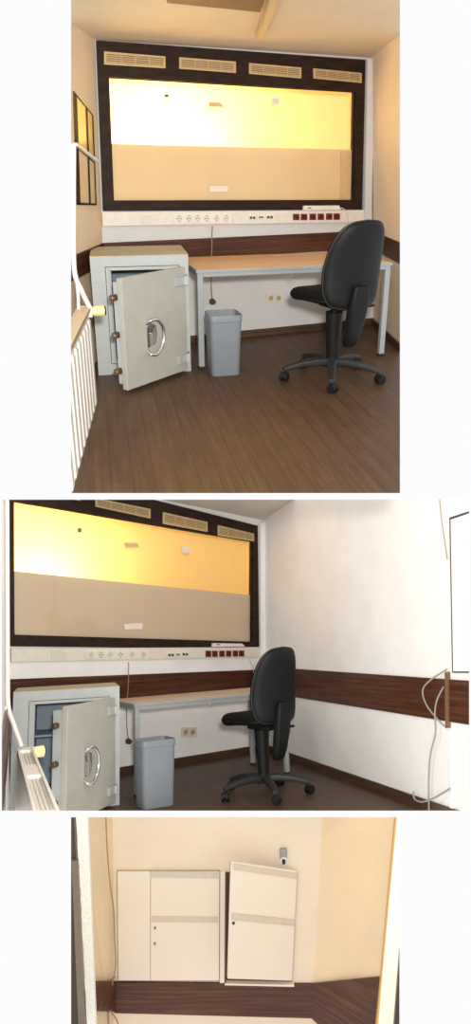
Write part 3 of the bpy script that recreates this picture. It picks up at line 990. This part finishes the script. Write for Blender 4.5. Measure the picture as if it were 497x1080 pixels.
# ---- middle room
D2 = {'W': 2.62531, 'H': 2.52253, 'sz0': 0.61915, 'sz1': 0.88989, 'dx0': 0.75295, 'dx1': 2.25032, 'dw': 0.69106, 'dy1': -0.02252, 'dh': 0.72,
      'ax0': -0.07384, 'aw': 0.82377, 'ad': 0.55567, 'ay1': -0.20848, 'ah': 0.882, 'wa': 0.26302, 'wb': -0.11431, 'rc': 0.05302, 're': 0.00589,
      'dth': 0.10025, 'ath': -0.15384}
room2 = Room((-0.26642, -0.38862, 0.00857), (-0.7419, -6.87585, 1.23356), (2, 495, 527, 855))
M_ = ' in the middle room'
P2 = dict(
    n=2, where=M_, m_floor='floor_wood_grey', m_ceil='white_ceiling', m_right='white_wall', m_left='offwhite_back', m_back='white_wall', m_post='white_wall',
    ceil=[(279, 549), (161, 525), (312, 526)], left=[(8.5, 530), (10.5, 735), (3.2, 700, -3.0)], front=-4.8,
    frame_out=[(8.5, 489), (270.5, 554.5), (272, 684), (9.8, 681.5)], frame_in=[(13.5, 529), (266, 571.5), (265.2, 677.3), (14, 670)],
    split=[(14, 602), (267, 628)], screen_joint=None,
    vents=[[(40, 510), (83, 520), (83, 528.5), (40, 520)], [(99, 525.5), (157, 537), (157, 547), (99, 534.5)],
           [(170, 540.3), (217, 550.7), (217, 561), (170, 552.5)], [(228, 554), (266, 563), (266, 571), (228, 565)]],
    lamps=[(0.35, 1.55, 36, 0.6, (1.0, 0.84, 0.52))],
    stickers=[([(131.5, 658), (151, 657), (151, 663.5), (132, 664)], 'sticker_paper', 'white paper label low on the tan half of the window'),
              ([(131, 572), (145, 572.6), (148, 577), (133, 577.6)], 'sticker_faded', 'faded beige strip on the bright half of the window'),
              ([(193, 576), (201, 577.5), (201, 583.5), (193, 582.5)], 'sticker_paper', 'small square sticker right of centre on the bright pane'),
              (box4(82.5, 86.5, 557, 561.5), 'vent_dark', 'tiny dark mark left on the bright pane')],
    band=[(10.5, 716.3), (278.8, 706), (278.8, 729), (10.5, 748)], band_right=None, skirt=0.075,
    post=[(272, 552.5), (278.5, 548.5), (277.5, 700), (272.5, 700)],
    trunk=[(10.5, 683.6), (276, 682.2), (276, 692.6), (10.5, 697.7)], blank=(52.5, 66, 684.6, 695.4),
    sockstrip=(89, 155, 685, 695), socks=[94, 104.5, 114, 125, 137, 149], ks=1.1,
    data=[(174.5, 182, 686.5, 692.3), (183.5, 188, 687, 691.5), (189.5, 197, 686, 691.5)],
    reds=[(214.8, 220.4, 685.9, 692.4), (221.8, 227.2, 685.9, 692.3), (229.2, 234.6, 685.8, 692.2), (236.4, 241.6, 685.8, 692.1), (243.5, 248.6, 685.7, 692), (249.9, 255.2, 685.6, 691.9)],
    device=[(222, 678), (253, 678.4), (256, 681.5), (221.5, 681.8)], wsock=(191, 207, 766.8, 777.2),
    cable=[(135, 698, .015), (134.2, 706, .03), (132.5, 722, .055), (131, 745, .05), (131.5, 765, .045), (133.5, 781, .04)],
    cable_b=[(262, 694.5, .012), (264, 701, .03), (266, 710, .03), (267.5, 721, .02)],
    safe=(math.radians(56), 0.68, 0.085), bin=(0.893, -1.05, 0.285, 0.24, 0.48, 0.10), chair=(1.755, -1.20, math.radians(18), 1.04, math.radians(-119), 0.03),
    l_trunk='white cable trunking with six red sockets under the window of the middle room',
    l_device='flat white plastic box on the trunking of the middle room',
    l_wsock='beige double wall socket under the desk of the middle room',
    l_cable='thin tan cable with round plug hanging beside the safe in the middle room',
    l_cable_b='short white cable by the chair in the middle room',
    l_safe='grey steel safe with door ajar behind the radiator of the middle room',
    l_desk='wood-topped desk with grey metal legs in the middle room',
    l_bin='pale blue-grey waste bin beside the desk leg in the middle room',
    l_chair='black swivel chair between desk and long white wall in the middle room')
G2 = office(room2, D2, P2)

# ------------------------------------------------------------------ upper room: window and radiator on the left wall, ceiling fittings
LW = lambda u, v: room1.on(G1['left'], u, v)
ln = G1['ln']
win = root('window_2', None, None, room1)
win['kind'] = 'structure'
bm = BM()
QU = [(76.5, 96), (97.2, 121.5), (99, 168), (78.5, 150.5)]
QL = [(78.5, 153), (99.2, 171.5), (100.8, 216.5), (80.5, 216)]


def bil(q, s, t):
    a = V((q[0][0], q[0][1])) * (1 - s) + V((q[1][0], q[1][1])) * s
    b = V((q[3][0], q[3][1])) * (1 - s) + V((q[2][0], q[2][1])) * s
    p = a * (1 - t) + b * t
    return LW(p.x, p.y)


for q in (QU, QL):
    for s0, s1, t0, t1 in ((0, 1, 0, .03), (0, 1, .96, 1), (0, .16, 0, 1), (.95, 1, 0, 1), (.62, .70, 0, 1)):
        prism(bm, [bil(q, s0, t0), bil(q, s1, t0), bil(q, s1, t1), bil(q, s0, t1)], ln * 0.009)
finish(bm, 'window_frame', 'frame_wood', room1, win)
bm = BM()
prism(bm, [bil(QU, 0, 0), bil(QU, 1, 0), bil(QU, 1, 1), bil(QU, 0, 1)], ln * 0.006)
finish(bm, 'window_pane', 'pane_gold_reflection', room1, win)
bm = BM()
prism(bm, [bil(QL, 0, 0), bil(QL, 1, 0), bil(QL, 1, 1), bil(QL, 0, 1)], ln * 0.006)
finish(bm, 'window_pane', 'pane_pale_reflection', room1, win)
bm = BM()
prism(bm, [LW(77, 150.5), LW(99.5, 168.5), LW(99.7, 171), LW(77, 153.5)], ln * 0.03)
finish(bm, 'window_rail', 'white_wall', room1, win)


def make_radiator(room, far, near, z_top, label, knob_dir, pipe_pts, th=0.07, low=0.10):
    """panel radiator along a side wall, far/near ends given on the floor"""
    far, near = V(far), V(near)
    d = (near - far)
    ln_ = d.length
    d.normalize()
    t = root('radiator', label, 'radiator', room, far)
    nrm = V((-d.y, d.x, 0))
    if nrm.x < 0:
        nrm = -nrm                                     # towards the room
    up = V((0, 0, 1))
    bm = BM()
    prism(bm, [nrm * -th + up * low, d * ln_ - nrm * th + up * low, d * ln_ - nrm * th + up * z_top, -nrm * th + up * z_top], nrm * (th - 0.012))
    finish(bm, 'panel', 'radiator_white', room, t)
    bm = BM()
    n = int(ln_ / 0.115)
    for i in range(n):
        a = d * (ln_ * (i + 0.5) / n)
        rings = []
        for z in (low + 0.015, low + 0.03, z_top - 0.05, z_top - 0.035):
            s = 0.6 if z in (low + 0.015, z_top - 0.035) else 1.0
            rings.append([a + d * x * s + nrm * (-0.014 + y * s) + up * z for x, y in ((-0.042, 0), (-0.030, 0.014), (0.030, 0.014), (0.042, 0))])
        loft(bm, rings)
    finish(bm, 'ribs', 'radiator_white', room, t)
    bm = BM()
    for off in (0.0, -th + 0.012):
        prism(bm, [nrm * (off - 0.012) + up * z_top, d * ln_ + nrm * (off - 0.012) + up * z_top, d * ln_ + nrm * off + up * z_top, nrm * off + up * z_top], up * 0.025)
    if room is room1:
        prism(bm, [nrm * -th + up * z_top, d * ln_ - nrm * th + up * z_top, d * ln_ + up * z_top, up * z_top], up * 0.022)
    for a0, a1 in ((0.0, 0.05), (ln_ * 0.34, ln_ * 0.52), (ln_ - 0.06, ln_)):
        prism(bm, [d * a0 - nrm * (th - 0.01) + up * z_top, d * a1 - nrm * (th - 0.01) + up * z_top, d * a1 - nrm * 0.01 + up * z_top, d * a0 - nrm * 0.01 + up * z_top], up * 0.018)
    finish(bm, 'top_rail', 'pipe_white' if room is room2 else 'batten', room, t)
    bm = BM()
    for i in range(4):
        o_ = -(th - 0.016) + (th - 0.028) * (i + 0.2) / 3.6
        prism(bm, [nrm * o_ + up * (z_top - 0.004), d * ln_ + nrm * o_ + up * (z_top - 0.004), d * ln_ + nrm * (o_ + 0.008) + up * (z_top - 0.004), nrm * (o_ + 0.008) + up * (z_top - 0.004)], up * 0.010)
    finish(bm, 'top_grille', 'radiator_white', room, t)
    # valve and thermostatic knob at the far end
    c = up * (z_top - 0.01) - d * 0.03 - nrm * th * 0.4
    bm = BM()
    mbox(bm, c - V((0.035, 0.035, 0.03)), c + V((0.035, 0.03, 0.03)), 0.008)
    cyl(bm, c, c + d * 0.08, 0.016, 0.016, 12)
    finish(bm, 'valve', 'pipe_white', room, t, True)
    kd = V(knob_dir).normalized()
    bm = BM()
    cyl(bm, c + kd * 0.02, c + kd * 0.042, 0.022, 0.026, 20)
    cyl(bm, c + kd * 0.042, c + kd * 0.10, 0.029, 0.031, 20)
    kn = finish(bm, 'thermostat_knob', 'knob_cream', room, t, True)
    bm = BM()
    cyl(bm, c + kd * 0.10, c + kd * 0.109, 0.028, 0.025, 20)
    finish(bm, 'knob_cap', 'foot_black', room, kn, True)
    for pts, r in pipe_pts:
        bm = BM()
        tube(bm, [V(p) - far if i else V(p) - far for i, p in enumerate(pts)], r, 12, True, 6)
        finish(bm, 'pipe', 'pipe_white', room, t, True)
    return t, far + c


py = lambda room, y, pts: [room.on((V((0, 1, 0)), y), u, v) for u, v in pts]
make_radiator(room1, (-0.15, -1.70, 0), (-0.27, -2.95, 0), 0.655, 'white ribbed radiator with cream valve knob along the left wall of the upper room', (1, 0.1, 0),
              [(py(room1, -1.72, [(77.6, 152), (77.6, 220), (78.4, 284), (85.5, 305), (94.8, 325)]), 0.0135),
               (py(room1, -1.76, [(80.5, 290), (82.5, 312), (83, 328)]), 0.009)])
make_radiator(room2, (-0.205, -2.45, 0), (-0.315, -4.15, 0), 0.655, 'white radiator with cream valve knob at the lower left of the middle room', (1, 0.25, 0),
              [(py(room2, -2.42, [(7.3, 500), (7.6, 600), (8.0, 700), (8.6, 744), (14, 763), (22.5, 787)]), 0.0135),
               (py(room2, -2.50, [(5, 745), (5, 800), (5, 870)]), 0.010)], 0.085)

# ceiling batten and brown ceiling panel of the upper room
CE = lambda u, v, l=0.0: room1.on(G1['ceil'], u, v) - V((0, 0, l))
a, b = CE(274, 33), CE(297, -28)
w = V((0.03, 0.006, 0))
t = root('ceiling_batten', 'narrow beige light batten running along the ceiling of the upper room', 'light batten', room1, a)
bm = BM()
prism(bm, [a - w - a, a + w - a, b + w - a, b - w - a], V((0, 0, -0.05)))
bmesh.ops.bevel(bm, geom=list(bm.edges), offset=0.006, segments=2, affect='EDGES')
finish(bm, 'batten_body', 'batten', room1, t)
bm = BM()
e = V((0, -0.01, -0.025))
cyl(bm, e + V((0, 0.0, 0)), e + V((0, 0.035, 0)), 0.012, 0.010, 12)
finish(bm, 'end_cap', 'plug_dark', room1, t, True)
bm = BM()
prism(bm, [CE(176, 0.5), CE(274.5, 10.5), CE(283, -12), CE(186, -22)], V((0, 0, -0.012)))
struct(bm, 'trim_5', 'ceiling_brown', room1)

# ------------------------------------------------------------------ middle room: long right wall
RW, rn = G2['RW'], G2['rn']
for nm, pts, lab, r in (('wall_cable', [(474, 706, .02), (460, 716, .035), (452.6, 727, .05), (456, 742, .05), (466, 757, .04), (473.5, 766, .025), (475, 765, .02)],
                         'pale cable looped over the wooden band at the right of the middle room', .0055),
                        ('wall_cable', [(472, 724, .03), (467, 738, .045), (465.5, 752, .05), (465, 772, .04), (459, 795, .035), (456.5, 820, .03), (456.5, 856, .03)],
                         'grey cable hanging straight down from the band to the floor, middle room', .0055),
                        ('wall_cable', [(440.5, 834, .03), (440.8, 837, .035), (443, 842.5, .04), (451, 845, .045), (462, 841.5, .04), (471, 836, .03), (477.5, 831.5, .02)],
                         'grey cable end hooked up near the floor at the right of the middle room', .006),
                        ('wall_cable', [(465.5, 522, .015), (467.5, 545, .015), (471, 570, .015), (473.5, 590, .012)],
                         'thin grey wire running down from the ceiling in the middle room', .004)):
    P = [RW(u, v) + rn * l for u, v, l in pts]
    bm = BM()
    tube(bm, P, r, 8)
    tag(finish(bm, nm, 'cable_grey', room2, None, True), lab, 'cable')
# flush cupboard at the right edge
q = [(475.6, 546.0), (500, 538), (500, 709.4), (478.6, 709.4)]
b0 = RW(*q[3])
t = root('wall_cupboard', 'white flush wall cupboard at the right edge of the middle room', 'cupboard', room2, b0)
P = lambda u, v, l: RW(u, v) - b0 + rn * l
bm = BM(); prism(bm, [P(u, v, 0.0) for u, v in q], rn * 0.012); finish(bm, 'body', 'plug_dark', room2, t)
bm = BM(); prism(bm, [P(u, v, 0.012) for u, v in ((478.9, 548.2), (502, 540.4), (502, 707.8), (481.6, 707.8))], rn * 0.014); finish(bm, 'door', 'cupboard_white', room2, t)
# corner strip of the band and a conduit below it
bm = BM(); prism(bm, [RW(473.2, 708.5), RW(475.2, 708.5), RW(475.8, 767.5), RW(473.8, 767.5)], rn * 0.03); struct(bm, 'trim_5', 'tan_strip', room2)
bm = BM(); prism(bm, [RW(475.4, 768), RW(478, 768), RW(478.5, 870), RW(476, 870)], rn * 0.012); struct(bm, 'trim_6', 'white_wall', room2)

# ------------------------------------------------------------------ lower room: wall with two cupboards seen through a doorway
DW = 5.2
room3 = Room((0, 0, 0), (0, -DW, 4.9), (75, 421.5, 862, None))
TH = ' in the lower room'


def X3(u, v, y=0.0):
    """the point of the lower room at depth y (metres in front of its back wall) seen at u, v"""
    return room3.on((V((0, 1, 0)), -y), u, v)


bm = BM(); prism(bm, [X3(110, 830), X3(343, 830), X3(328.5, 1110), X3(121, 1110)], V((0, 0.05, 0))); struct(bm, 'wall_back', 'tan_wall', room3)
bm = BM(); prism(bm, [X3(84, 830, 0.45), X3(118.5, 830), X3(121, 1110), X3(98, 1110, 0.45)], V((-0.05, 0.03, 0))); struct(bm, 'wall_left', 'tan_wall_side', room3)
bm = BM(); prism(bm, [X3(341.5, 830), X3(428, 830, 0.35), X3(391, 1150, 0.35), X3(326, 1150)], V((0.04, 0.04, 0))); struct(bm, 'wall_right', 'tan_wall_side', room3)
nB = V((0, -1, 0))
bm = BM(); prism(bm, [X3(121, 1034.5), X3(331.2, 1036.5), X3(329.3, 1072.5), X3(121, 1067)], nB * 0.014); struct(bm, 'trim_1', 'band_wood', room3)
a3, b3, c3, d3 = X3(331.2, 1036.5), X3(404, 1029.2, 0.345), X3(397, 1136, 0.345), X3(329.3, 1072.5)
n3 = (d3 - a3).cross(b3 - a3).normalized()
n3 = n3 if n3.y < 0 else -n3
bm = BM(); prism(bm, [a3, b3, c3, d3], n3 * 0.014); struct(bm, 'trim_2', 'band_wood', room3)
a3, b3, c3, d3 = X3(99, 1034.3, 0.43), X3(121.5, 1034.5), X3(121.5, 1067), X3(101.5, 1066.5, 0.43)
n3 = (d3 - a3).cross(b3 - a3).normalized()
n3 = n3 if n3.y < 0 else -n3
bm = BM(); prism(bm, [a3, b3, c3, d3], n3 * 0.012); struct(bm, 'trim_3', 'band_wood', room3)


def p3(name, mat, q, y, th, parent, base, bev=0.0):
    bm = BM()
    prism(bm, [X3(u, v, y) - base for u, v in q], V((0, -th, 0)))
    if bev:
        bmesh.ops.bevel(bm, geom=list(bm.edges), offset=bev, segments=1, affect='EDGES')
    return finish(bm, name, mat, room3, parent)


# closed cupboard
b0 = X3(123.8, 1033)
t = root('wall_cupboard', 'cream wall cupboard with closed doors, left of the two in the lower room', 'cupboard', room3, b0, 0, 'cupboards on the wall of the lower room')
p3('body', 'cupboard_line', [(123.6, 917.6), (232.2, 917.6), (231.8, 1033.6), (124.6, 1033.6)], 0.0, 0.010, t, b0)
p3('side_post', 'cupboard_paint', [(232.4, 917.8), (237.8, 917.8), (237, 1034), (232, 1034)], 0.0, 0.028, t, b0, 0.002)
p3('narrow_door', 'cupboard_paint', [(124.2, 918.4), (158.9, 918.4), (158.7, 1032.8), (125.2, 1032.8)], 0.010, 0.014, t, b0, 0.002)
dr = p3('door', 'cupboard_paint', [(159.3, 918.4), (231.6, 918.6), (231.2, 1032.8), (159.1, 1032.8)], 0.010, 0.014, t, b0, 0.002)
p3('handle_strip', 'cupboard_strip', [(159.8, 918.9), (230.5, 919.8), (230.3, 926.5), (159.8, 925.2)], 0.024, 0.004, dr, b0)
p3('handle_strip', 'cupboard_strip', [(160, 966.2), (230.2, 966.8), (230.1, 973), (160, 972.2)], 0.024, 0.004, dr, b0)
for u, v in ((163.6, 978.4), (163.4, 995)):
    bm = BM()
    c = X3(u, v, 0.024) - b0
    cyl(bm, c, c + nB * 0.006, 0.010, 0.009, 14)
    lk = finish(bm, 'lock', 'grey_metal', room3, dr, True)
    bm = BM()
    mbox(bm, c + V((-0.0025, -0.0075, -0.006)), c + V((0.0025, -0.006, 0.006)))
    finish(bm, 'keyhole', 'foot_black', room3, lk)
# open cupboard
b0 = X3(238.5, 1034)
t = root('wall_cupboard', 'cream wall cupboard with its door ajar, right of the two in the lower room', 'cupboard', room3, b0, 0, 'cupboards on the wall of the lower room')
bm = BM()
for q, dy in (([(237.9, 919.5), (314.2, 919.5), (308.6, 1035), (237.2, 1035)], 0.002),):
    prism(bm, [X3(u, v, 0.0) - b0 for u, v in q], V((0, -0.004, 0)))
finish(bm, 'body', 'cupboard_shade', room3, t)  # flat dark sheet in place of the shaded interior
p3('gap_shade', 'cupboard_shade', [(237.9, 919.6), (239.3, 919.6), (238.6, 1034), (237.2, 1034)], 0.004, 0.03, t, b0)  # dark strip painting the shade in the gap beside the door
p3('bottom_edge', 'cupboard_paint', [(237.2, 1033.4), (310, 1035), (310, 1037), (237.2, 1035.4)], 0.0, 0.035, t, b0)
OP = 0.20
dq = [(243.8, 908.6, OP), (314, 919, 0.02), (308.3, 1034.6, 0.02), (240.3, 1032.4, OP)]
dp_ = [X3(u, v, y) - b0 for u, v, y in dq]
nd = (dp_[1] - dp_[0]).cross(dp_[3] - dp_[0]).normalized()
nd = nd if nd.y < 0 else -nd
bm = BM(); prism(bm, dp_, -nd * 0.018); bmesh.ops.bevel(bm, geom=list(bm.edges), offset=0.002, segments=1, affect='EDGES')
dr = finish(bm, 'door', 'cupboard_paint', room3, t)


def D3(s, t2):
    return (dp_[0] * (1 - s) + dp_[1] * s) * (1 - t2) + (dp_[3] * (1 - s) + dp_[2] * s) * t2


for t0, t1 in ((0.012, 0.066), (0.435, 0.495)):
    bm = BM()
    prism(bm, [D3(0.03, t0), D3(0.99, t0 + 0.005), D3(0.99, t1 + 0.005), D3(0.03, t1)], nd * 0.004)
    finish(bm, 'handle_strip', 'cupboard_strip', room3, dr)
bm = BM(); c = D3(0.06, 0.52); cyl(bm, c, c + nd * 0.008, 0.010, 0.009, 14); finish(bm, 'lock', 'foot_black', room3, dr, True)
bm = BM(); prism(bm, [D3(0.992, 0.0), D3(1.0, 0.0), D3(1.0, 1.0), D3(0.992, 1.0)], nd * 0.003); finish(bm, 'hinge_strip', 'cupboard_strip', room3, dr)
# lock cylinder on the wall
b0 = X3(299, 903)
t = root('wall_fitting', 'small grey metal key fitting screwed to the wall above the open cupboard', 'fitting', room3, b0)
bm = BM(); mbox(bm, (-0.026, -0.03, 0.0), (0.026, 0, 0.065), 0.008); finish(bm, 'housing', 'grey_metal', room3, t, True)
bm = BM(); cyl(bm, (0, 0, -0.012), (0, -0.035, -0.012), 0.028, 0.026, 20); finish(bm, 'barrel', 'chrome', room3, t, True)
bm = BM(); cyl(bm, (0, -0.035, -0.018), (0, -0.05, -0.022), 0.014, 0.012, 16); finish(bm, 'key_slot', 'foot_black', room3, t, True)
# cable down the left wall
bm = BM()
tube(bm, [X3(u, v, y) for u, v, y in ((111.5, 850, .20), (112.8, 890, .19), (116, 930, .14), (120, 960, .09), (121, 990, .08), (122, 1018, .08), (119, 1035, .10), (114.5, 1062, .12), (115.5, 1100, .12))], 0.0045, 8)
tag(finish(bm, 'wall_cable', 'cable_tan', room3, None, True), 'thin tan cable hanging down beside the closed cupboard in the lower room', 'cable')
bm = BM()
tube(bm, [X3(u, v, y) for u, v, y in ((122, 1030, .07), (112.5, 1036, .14), (108, 1044, .20), (110, 1056, .19), (118, 1068, .14), (124, 1078, .10), (126, 1095, .10))], 0.0045, 8)
tag(finish(bm, 'wall_cable', 'cable_tan', room3, None, True), 'short looped tan cable crossing the wooden band in the lower room', 'cable')
# doorway the view is taken through
dj = root('door_1', None, None, room3)
dj['kind'] = 'structure'
p3('door_frame', 'doorframe_dark', [(60, 850), (79.5, 850), (92.5, 1095), (60, 1095)], 0.62, 0.05, dj, V((0, 0, 0)))
p3('frame_edge', 'doorframe_edge', [(76.5, 905), (83, 905), (92, 1095), (84.5, 1095)], 0.66, 0.03, dj, V((0, 0, 0)))
random.seed(3)
lft = [(79.8 + (v - 850) * 0.053 + random.uniform(-1.2, 1.2), v) for v in range(850, 1100, 9)]
bm = BM()
prism(bm, [X3(u, v, 0.52) for u, v in lft + [(101.5, 1096), (92, 850)]], V((0, 0.04, 0)))
struct(bm, 'wall_reveal', 'plaster_raw', room3)
bm = BM(); prism(bm, [X3(u, v, 0.36) for u, v in ((417.2, 850), (420.8, 850), (403.5, 1032), (398.5, 1100), (394, 1100), (400.6, 1032))], V((0, -0.03, 0))); struct(bm, 'trim_4', 'gold_trim', room3)
bm = BM(); prism(bm, [X3(u, v, 0.40) for u, v in ((420.4, 850), (430, 850), (430, 990), (414, 1100), (398, 1100), (403.3, 1032))], V((0, 0.03, 0))); struct(bm, 'trim_5', 'jamb_pale', room3)
p3('frame_edge', 'doorframe_dark', [(422.4, 985), (432, 985), (432, 1100), (413.5, 1100)], 0.5, 0.03, dj, V((0, 0, 0)))

# ------------------------------------------------------------------ section cut: the rooms are open towards the viewer
bpy.context.view_layer.update()
for o, room in ALL:
    lft_, rgt_, top_, bot_ = room.cut
    ray = lambda u, v: V(((u - CX) / F_PX, 1, -(v - CY) / F_PX))
    pls = []
    if lft_ is not None:
        pls.append(ray(lft_, 0).cross(ray(lft_, 900)))
    if rgt_ is not None:
        pls.append(ray(rgt_, 0).cross(ray(rgt_, 900)))
    if top_ is not None:
        pls.append(ray(0, top_).cross(ray(900, top_)))
    if bot_ is not None:
        pls.append(ray(0, bot_).cross(ray(900, bot_)))
    inside = ray((lft_ + rgt_) / 2, ((top_ or 0) + (bot_ or 1080)) / 2)
    Mi = o.matrix_world.inverted()
    co = Mi @ EYE
    hit = False
    for n in pls:
        n = n.normalized()
        if n.dot(inside) < 0:
            n = -n
        nl = (o.matrix_world.to_3x3().transposed() @ n).normalized()
        if all((v.co - co).dot(nl) >= 0 for v in o.data.vertices):
            continue
        hit = True
        bm = bmesh.new()
        bm.from_mesh(o.data)
        r = bmesh.ops.bisect_plane(bm, geom=list(bm.verts) + list(bm.edges) + list(bm.faces), dist=1e-6, plane_co=co, plane_no=nl, clear_inner=True)
        ed = [e for e in bm.edges if e.is_boundary]
        if ed and bm.faces:
            bmesh.ops.holes_fill(bm, edges=ed, sides=0)
        bm.to_mesh(o.data)
        bm.free()
dead = [o for o, _ in ALL if len(o.data.polygons) == 0]
for o in dead:
    for ch in list(o.children):
        if ch not in dead:
            ch.parent = None
    bpy.data.objects.remove(o)

# ------------------------------------------------------------------ light
w = bpy.data.worlds.new('white_surroundings')
sc.world = w
w.use_nodes = True
bg = w.node_tree.nodes['Background']
bg.inputs['Color'].default_value = (1.0, 1.0, 1.0, 1)
bg.inputs['Strength'].default_value = 0.98


def flash(loc, power, r, col=(1, 1, 1)):
    la = bpy.data.lights.new('camera_flash', 'POINT')
    la.energy = power
    la.shadow_soft_size = r
    la.color = col
    lo = bpy.data.objects.new('camera_flash', la)
    lo.location = EYE + V(loc)
    COL.objects.link(lo)


flash((0.12, -0.1, 0.25), 850, 0.10, (1.0, 0.97, 0.93))
la = bpy.data.lights.new('room_fill_light', 'POINT')      # unseen fill light, added to brighten the middle room
la.energy = 46
la.shadow_soft_size = 0.2
la.color = (1.0, 0.98, 0.95)
lo = bpy.data.objects.new('room_fill_light', la)
lo.matrix_world = room2.M @ Matrix.Translation((0.7, -3.0, 2.2))
COL.objects.link(lo)

vs = sc.view_settings
vs.view_transform = 'Standard'
vs.look = 'None'
vs.exposure = 0.0
vs.gamma = 1.0
vs.use_curve_mapping = False
sc.cycles.max_bounces = 8
sc.cycles.use_denoising = True
